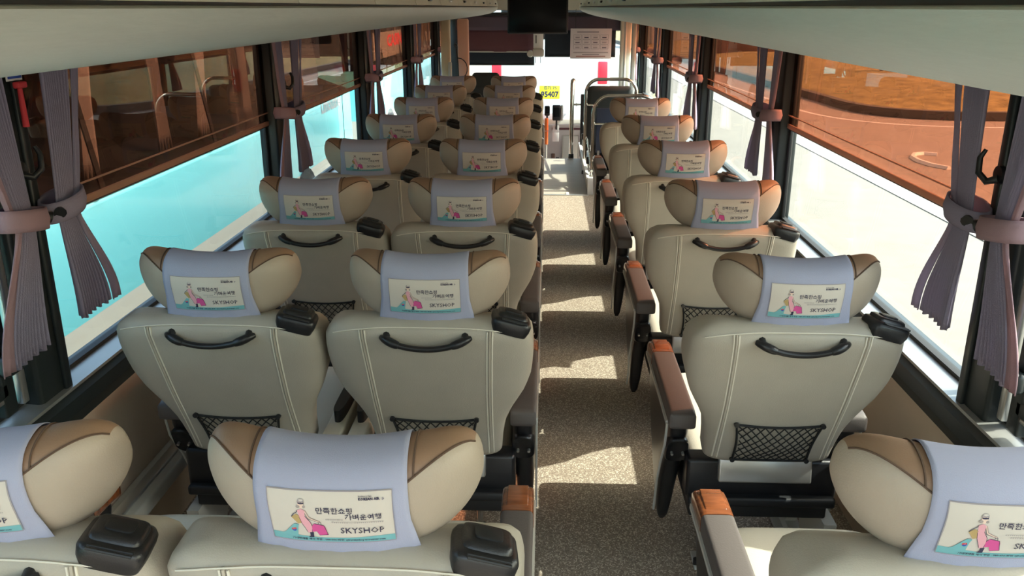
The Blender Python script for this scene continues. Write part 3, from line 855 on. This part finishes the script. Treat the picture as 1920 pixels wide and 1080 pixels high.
# driver's seat and partition
r = empty('driver_seat', (-.66, 9.55, -.2), 'dark teal driver seat back showing between the frontmost headrests', 'seat')
mb = MB(); mb.box((0, 0, .78), (.46, .13, .66), GUIDE, .05, 3, Matrix.Rotation(.12, 3, 'X')); mb.build('backrest', r)
mb = MB(); mb.box((0, -.06, 1.13), (.30, .10, .17), GUIDE, .04, 3); mb.build('headrest', r)
mb = MB(); mb.box((0, .28, .42), (.46, .50, .13), GUIDE, .04, 3); mb.build('cushion', r)
mb = MB(); mb.box((0, .25, .18), (.30, .30, .36), BLACKM, .02); mb.build('pedestal', r)
# dashboard
r = empty('dashboard', (.2, 11.75, -.45), 'warm grey dashboard panel with vents and door at the end of the aisle', 'dashboard')
mb = MB(); mb.box((-.1, .05, .32), (2.2, .40, .64), DASH, .03); mb.build('panel', r)
mb = MB(); mb.prism([(-.13, .62), (-.08, .70), (.10, .76), (.3, .72), (.3, .62)], 0, -1.2, 1.0, GREYM, bev=.01); mb.build('cowl', r)
mb = MB(); mb.box((.10, -.16, .585), (.44, .012, .03), BLINDB, .003); mb.build('red_strip', r)
mb = MB(); mb.box((.13, -.16, .30), (.22, .02, .40), GREYM, .02); f_ = mb.build('door_panel', r); f_['label'] = 'raised grey hatch'
mb = MB()
for i in range(5):
    for j in range(2): mb.box((-.05+.02*j, -.155, .05+.035*i), (.014, .01, .022), BLACK)
mb.build('vent_grille', r)
mb = MB(); mb.box((-.10, -.155, .13), (.05, .015, .24), mat('dark_brown_plastic', (.10, .05, .035), .5), .005); mb.build('side_pocket', r)
def terminal(name, loc, dim, label, cat, grp=None):
    r = empty(name, loc, label, cat, grp)
    mb = MB(); mb.box((0, 0, 0), dim, BLACK, .015); mb.build('case', r)
    mb = MB(); mb.box((0, -dim[1]/2-.001, .01), (dim[0]*.72, .004, dim[2]*.6), SCREEN, .001); mb.build('screen', r)
    mb = MB(); mb.tube([(0, 0, -dim[2]/2), (0, .02, -dim[2]/2-.12)], .012, BLACKM, 8); mb.build('stem', r)
    return r
terminal('fare_terminal', (.135, 11.35, .375), (.11, .06, .20), 'larger black fare terminal on a stem at the end of the aisle', 'terminal')
mb = MB(); mb.box((.205, 11.36, .375), (.03, .07, .20), ALU, .004); tag(mb.build('terminal_bracket'), 'steel bracket beside the larger black fare terminal', 'bracket')
terminal('card_reader', (.012, 11.35, .40), (.07, .05, .13), 'small black card reader left of the larger fare terminal', 'terminal')
r = empty('orange_lamp', (.005, 11.3, .15), 'upright orange warning lamp below the small card reader', 'lamp')
mb = MB(); mb.tube([(0, 0, -.18), (0, 0, -.01)], [.022, .024], ORANGE, 12); mb.build('lower_tube', r)
mb = MB(); mb.tube([(0, 0, 0), (0, 0, .16)], [.026, .022], ORANGE, 12); mb.build('upper_tube', r)
mb = MB(); mb.tube([(0, 0, -.45), (0, 0, -.18)], .012, GREYM, 8); mb.build('stand', r)
for z, lb in ((.165, 'upper white card hanging below the fare terminal'), (.055, 'lower white card hanging below the fare terminal')):
    mb = MB(); mb.box((.128, 11.38, z), (.085, .006, .085 if z > .1 else .12), WHITE, .002); tag(mb.build('notice_card'), lb, 'card', 'white cards by the fare terminal')
# stair rails, guide seat
r = empty('grab_pole', (.296, 10.05, 0), 'tall steel grab pole at the top of the front steps', 'pole')
mb = MB(); mb.tube([(0, 0, .02), (0, 0, .86), (.004, .01, .885), (.012, .03, .89)], .024, CHROME, 14); mb.build('pole_tube', r)
mb = MB(); mb.tube([(0, 0, .0), (0, 0, .05)], [.035, .03], BLACK, 14); mb.build('pole_foot', r)
mb = MB(); mb.tube([(0, 0, .62), (.10, 0, .62)], .011, CHROME, 8); mb.tube([(.045, 0, .62), (.055, 0, .62)], .018, CHROME, 10); mb.build('pole_clamp', r)
mb = MB(); mb.box((.42, 10.02, .38), (.05, .06, .72), BLACKM, .01); tag(mb.build('black_post'), 'matt black post between the steel grab pole and the charcoal guide seat', 'post')
def hoop(x0, x1, y, ztop, rad, label, wide):
    r = empty('hoop_rail', (x0, y, 0), label, 'rail', 'steel hoop rails by the entrance')
    pts = [(0, 0, .02)]; L = x1-x0; pts.append((0, 0, ztop-rad))
    for i in range(1, 8): a = i/8*pi/2; pts.append((rad*(1-math.cos(a)), 0, ztop-rad+rad*math.sin(a)))
    for i in range(0, 9): a = i/8*pi/2; pts.append((L-rad+rad*math.sin(a), 0, ztop-rad+rad*math.cos(a)))
    pts.append((L, 0, .02))
    mb = MB(); mb.tube(pts, .017, CHROME, 12); mb.build('hoop_tube', r)
    for xx in (0, L):
        mb = MB(); mb.tube([(xx, 0, 0), (xx, 0, .04)], [.03, .026], BLACK, 12); mb.build('rail_foot', r)
    mb = MB(); mb.tube([(-.0, 0, ztop-.26), (.12, -.01, ztop-.26)], .010, CHROME, 8); mb.tube([(.115, -.012, ztop-.26), (.125, -.012, ztop-.26)], .017, CHROME, 10); mb.build('cross_clamp', r)
    return r
hoop(.442, 1.04, 8.15, .905, .16, 'nearer steel hoop rail just ahead of the right single seats', 0)
hoop(.41, .93, 9.05, .985, .14, 'farther steel hoop rail arching over the charcoal guide seat', 0)
r = empty('rail_panel', (.74, 8.17, 0), 'navy panel filling the nearer steel hoop rail', 'panel')
mb = MB(); mb.box((0, 0, .58), (.54, .015, .42), NAVY, .01); mb.build('panel_sheet', r)
mb = MB(); mb.box((-.24, .0, .20), (.02, .02, .38), ALU); mb.box((.24, .0, .20), (.02, .02, .38), ALU); mb.build('panel_posts', r)
r = empty('guide_seat', (.66, 9.15, 0), 'charcoal guide seat back behind the farther steel hoop rail', 'seat')
mb = MB(); mb.box((0, 0, .60), (.47, .11, .62), GUIDE, .05, 4, Matrix.Rotation(.08, 3, 'X')); mb.build('backrest', r)
mb = MB(); mb.box((0, .26, .34), (.46, .44, .10), GUIDE, .04, 3); mb.build('cushion', r)
mb = MB(); mb.box((0, .2, .15), (.3, .2, .30), BLACKM, .01); mb.build('pedestal', r)
# white stair kerb with a sloping bar and clamps
r = empty('stair_barrier', (.40, 9.1, 0), 'low white box edge with sloping steel bar beside the front steps', 'barrier')
mb = MB(); mb.box((.06, .0, .075), (.12, 2.2, .15), GREYM, .01); mb.box((.0, .0, .155), (.03, 2.2, .02), WHITE, .004); mb.box((.06, -1.11, .08), (.125, .03, .165), WHITE, .005); mb.build('box_edge', r)
mb = MB(); mb.tube([(.03, .9, .44), (.035, -.2, .37), (.04, -.98, .20)], .013, CHROME, 10); mb.build('sloping_bar', r)
for y, z in ((.75, .28), (.1, .26), (-.55, .23)):
    mb = MB(); mb.box((.03, y, z), (.05, .05, .07), BLACK, .01); mb.tube([(.03, y, .10), (.03, y, z)], .010, CHROME, 8); mb.build('clamp', r)

# ---------------------------------------------------------------- outside
GZ = -1.15
mb = MB(); mb.box((0, 30, GZ-.05), (160, 160, .1), CONC); o = mb.build('ground'); o['kind'] = 'structure'
# curved road, white line, kerb and dry verge beyond the right windows
def arc_strip(r0, r1, z, m, name, label, cat, cx=30, cy=47, h=0, kind=None, a0=150, a1=300):
    mb = MB(); n = 60; rows = []
    for i in range(n+1):
        a = math.radians(a0+(a1-a0)*i/n); c, s_ = math.cos(a), math.sin(a)
        rows.append([Vector((cx+r0*c, cy+r0*s_, z)), Vector((cx+r0*c, cy+r0*s_, z+h)), Vector((cx+r1*c, cy+r1*s_, z+h)), Vector((cx+r1*c, cy+r1*s_, z))])
    mb.grid(rows, m, smooth=False); o = mb.build(name); return tag(o, label, cat, kind=kind)
def island(off, z):      # outline of the traffic island, widening away from us; off insets it
    cx, cy, rx, ry = 12.2, 27.0, 5.0-off, 5.4-off; pts = []
    for i in range(49):
        a = pi + pi*i/48
        pts.append(Vector((cx + rx*se(math.cos(a), 3), cy + ry*se(math.sin(a), 3), z)))
    return [Vector((cx-rx-1.2, 48, z)), Vector((cx-rx-4, 90, z))][::-1] + pts + [Vector((60, 27+off, z)), ]
def ring_strip(o0, o1, z0, z1, m, name, label, cat):
    mb = MB(); A = island(o0, z0); B = island(o0, z1); C_ = island(o1, z1); D_ = island(o1, z0)
    mb.grid([A, B, C_, D_], m, smooth=False); return tag(mb.build(name), label, cat)
mb = MB()
mb.face([mb.bm.verts.new((x, y, GZ+.012)) for x, y in ((5.6, 10), (80, 10), (80, 95), (2.2, 95), (5.2, 40))], ASPH); tag(mb.build('road'), 'grey asphalt lane between the pale apron and the dark kerb on the right', 'road')
ring_strip(0, .13, GZ+.013, GZ+.016, WHITE, 'road_line', 'thin white line painted on the asphalt along the dark kerb', 'line')
ring_strip(1.35, 1.6, GZ+.013, GZ+.24, KERB, 'kerb', 'curving dark kerb along the dry verge beyond the right windows', 'kerb')
mb = MB(); rows = []
for q, zz in ((1.6, .22), (2.2, .30), (3.2, .45), (4.6, .6)):
    rows.append([p if p.x < 59 else Vector((60, p.y, p.z)) for p in island(q, GZ+zz)])
mb.grid(rows, VERGE)
mb.face([mb.bm.verts.new(p) for p in rows[-1]] + [mb.bm.verts.new((60, 90, GZ+.6))], VERGE)
tag(mb.build('grass_verge'), 'dry grass verge behind the dark kerb beyond the right windows', 'grass', kind='stuff')
mb = MB(); mb.tube([(7.6+.45*math.cos(a/12*2*pi), 16.6+.9*math.sin(a/12*2*pi), GZ+.02) for a in range(2, 9)], .06, WHITE, 6); tag(mb.build('road_marking'), 'curved white paint marking on the asphalt near the right pillar', 'marking')
for (px, py), lb in (((1655, 115), 'brown shrub stem on the dry verge left of the other'), ((1740, 150), 'brown shrub stem on the dry verge near the curtain')):
    p = at(px, py, 1, 33); r = empty('dry_shrub', (p.x, 33, GZ+.6), lb, 'shrub', 'dry shrubs on the verge')
    mb = MB()
    for q in range(9):
        an = random.random()*6.28; mb.tube([(0, 0, 0), (.3*math.cos(an), .3*math.sin(an), .8), (.7*math.cos(an), .7*math.sin(an), 1.4+random.random())], [.06, .04, .015], ROCK, 5)
    mb.build('twigs', r)
r = empty('pale_building', (9.0, 66, GZ), 'pale plain building wall in the distance through the second right window', 'building')
mb = MB(); mb.box((2.5, 0, 3.4), (8.0, 4, 6.8), PALEW); mb.build('wall', r)
mb = MB(); mb.box((2.5, 0, 6.9), (8.4, 4.4, .25), PALEW); mb.build('roof', r)
mb = MB(); rows = []
for j in range(9):
    a = j/8*pi/2; rows.append([Vector((13+4.2*math.cos(a)*math.cos(k/20*2*pi)*(1+.12*math.sin(k*1.7)), 50+3*math.cos(a)*math.sin(k/20*2*pi), GZ+3.0*math.sin(a)*(1+.1*math.sin(k*2.3)))) for k in range(20)])
mb.grid(rows, ROCK, closed_u=True); tag(mb.build('earth_mound'), 'brown earth mound in front of the pale building', 'mound')

# neighbouring turquoise coach on the left
def coach(x, y0, y1, label, zdiv, ztop, txt=None):
    r = empty('parked_coach', (x, y0, GZ), label, 'bus', 'coaches parked alongside on the left')
    L = y1-y0; zd = zdiv-GZ; zt = ztop-GZ; zl = -.24-GZ
    D = 2.4
    def prof(z):  # nose leans back towards the roof
        t = max(0, z-.9); return L - .035*t - .46*max(0, t-.8)**1.5
    mb = MB(); zs = [.28, .6, zl-.001, zl, zd-.001, zd]
    zs2 = [zd+(zt-zd)*i/8 for i in range(1, 9)]
    def ring(z, inset=0):
        e = prof(z); return [Vector((-inset, 0, z)), Vector((-inset, e-.5, z)), Vector((-inset-.12, e-.12, z)), Vector((-.6, e, z)), Vector((-D+.6, e, z)), Vector((-D+inset, e-.5, z)), Vector((-D+inset, 0, z))]
    def mf(i, j): return CREAMP if i < 3 else TURQ
    rows = [ring(z) for z in zs] + [ring(z, .45) for i, z in enumerate(zs2[:-1])] + [ring(zs2[-1], .05)]
    mb.grid(rows, lambda i, j: CREAMP if i < 2 else (TURQ if i < 5 else DARKGL), closed_u=True, smooth=False)
    mb.face([mb.bm.verts.new(p) for p in rows[-1]], CREAMP)
    mb.build('body', r)
    mb = MB()
    for y in (1.6, L-3.2):
        for sx in (0,): mb.tube([(.0-.22, y, .48), (.015, y, .48)], .48, RUB, 28); mb.tube([(.0, y, .48), (.025, y, .48)], [.28, .26], ALU, 20)
    mb.build('wheels', r)
    mb = MB(); rows = []
    for z in (zd, (zd+zt)/2, zt): rows.append([Vector((-.03*(z-zd)/(zt-zd), y_, z)) for y_ in (0, L*.33, L*.66, prof(z)-.55)])
    mb.grid(rows, GLASS, smooth=False); mb.build('window_glazing', r)
    for k in range(int(L//1.0)):
        y = 1.15+1.0*k
        if y > L-2.6: break
        mb = MB(); rows = []
        for i in range(9):
            t = i/8; z = zd+.10+(zt-zd-.2)*t; wd = .16+.12*abs(t-.45)
            rows.append([Vector((-.10+.018*math.sin(j*1.57+k), y+(wd*(j/16-.5))+(.10 if k % 2 else -.10)*(1-t), z)) for j in range(17)])
        mb.grid(rows, CURTP); cu = mb.build('coach_curtain', r); so = cu.modifiers.new('thickness', 'SOLIDIFY'); so.thickness = .003
    for k in range(int(L//2.0)):
        mb = MB(); y = .9+2.0*k
        if y > L-2.2: break
        mb.box((.004-.04, y, (zd+zt)/2), (.01, .06, zt-zd-.05), BLACKM, M=Matrix.Rotation(-.16, 3, 'Y')); mb.build('window_mullion', r)
    mb = MB(); mb.box((.003, L-1.05, (zl+zd)/2), (.006, .018, zd-zl), RUB); mb.build('door_seam', r)
    mb = MB(); mb.box((.003, (L-1)/2, zd), (.010, L-1, .03), RUB); mb.build('window_seal', r)
    return r
bx = -2.95
c1 = coach(bx, -3.5, 13.5, 'turquoise coach with cream skirt parked close along the left windows', .50, 1.75)
Mt = Matrix(((0, 0, 1, .004), (1, 0, 0, 14.75), (0, 1, 0, .36-GZ), (0, 0, 0, 1)))
mb = MB(); add_text(mb, 'Limousine', .26, Mt, TEXTW, width=1.05, bold=.008)
Mt2 = Mt.copy(); Mt2.translation = (.004, 15.2, .20-GZ); add_text(mb, 'AIRPORT', .09, Mt2, TEXTW, width=.5, bold=.003) if False else None
mb.build('side_lettering', c1)
c2 = coach(bx-.1, 15.2, 26.0, 'second coach parked farther ahead beyond the turquoise one on the left', .62, 1.9)
mb = MB(); mb.box((.004, 2.6, 1.02-GZ), (.02, 4.8, .46), SILLM); mb.build('white_sign_band', c2)
Mt = Matrix(((0, 0, 1, .016), (1, 0, 0, 1.55), (0, 1, 0, .98-GZ), (0, 0, 0, 1)))
mb = MB(); add_text(mb, 'CASINO', .30, Mt, REDL, width=2.2, bold=.01); mb.build('sign_lettering', c2)

# white coach ahead with tail lamps and number plate
r = empty('white_coach', (.07, 20.0, GZ), 'white coach parked ahead with red tail lamps and yellow number plate', 'bus')
mb = MB(); mb.box((0, 5, 1.75), (2.75, 10, 2.9), WHITE, .12, 3); mb.build('body', r)
for x in (-1.215, 1.20):
    mb = MB(); mb.box((x, -.01, 1.42), (.22, .05, .50), REDL, .02); mb.build('tail_lamp', r)
mb = MB(); mb.box((0, -.01, 2.55), (2.2, .03, .8), DARKGL, .02); mb.build('rear_window', r)
mb = MB(); mb.box((0, -.02, .42), (2.6, .12, .22), GREYM, .03); mb.build('bumper', r)
mb = MB(); mb.box((0, -.02, .985), (.46, .02, .29), YEL, .01); p = mb.build('number_plate', r)
Mx = Matrix(((1, 0, 0, -.14), (0, 0, -1, -.0315), (0, 1, 0, 1.055), (0, 0, 0, 1)))
mb = MB(); add_text(mb, '경기 75', .085, Mx, INK, width=.30, bold=.003)
Mx2 = Mx.copy(); Mx2.translation = (-.20, -.0315, .885); add_text(mb, '95407', .17, Mx2, INK, width=.41, bold=.007)
mb.build('plate_lettering', p)
for x in (-.9, .9):
    mb = MB(); mb.tube([(x-.14, 1.2, .48), (x+.14, 1.2, .48)], .48, RUB, 24); mb.build('wheel', r)
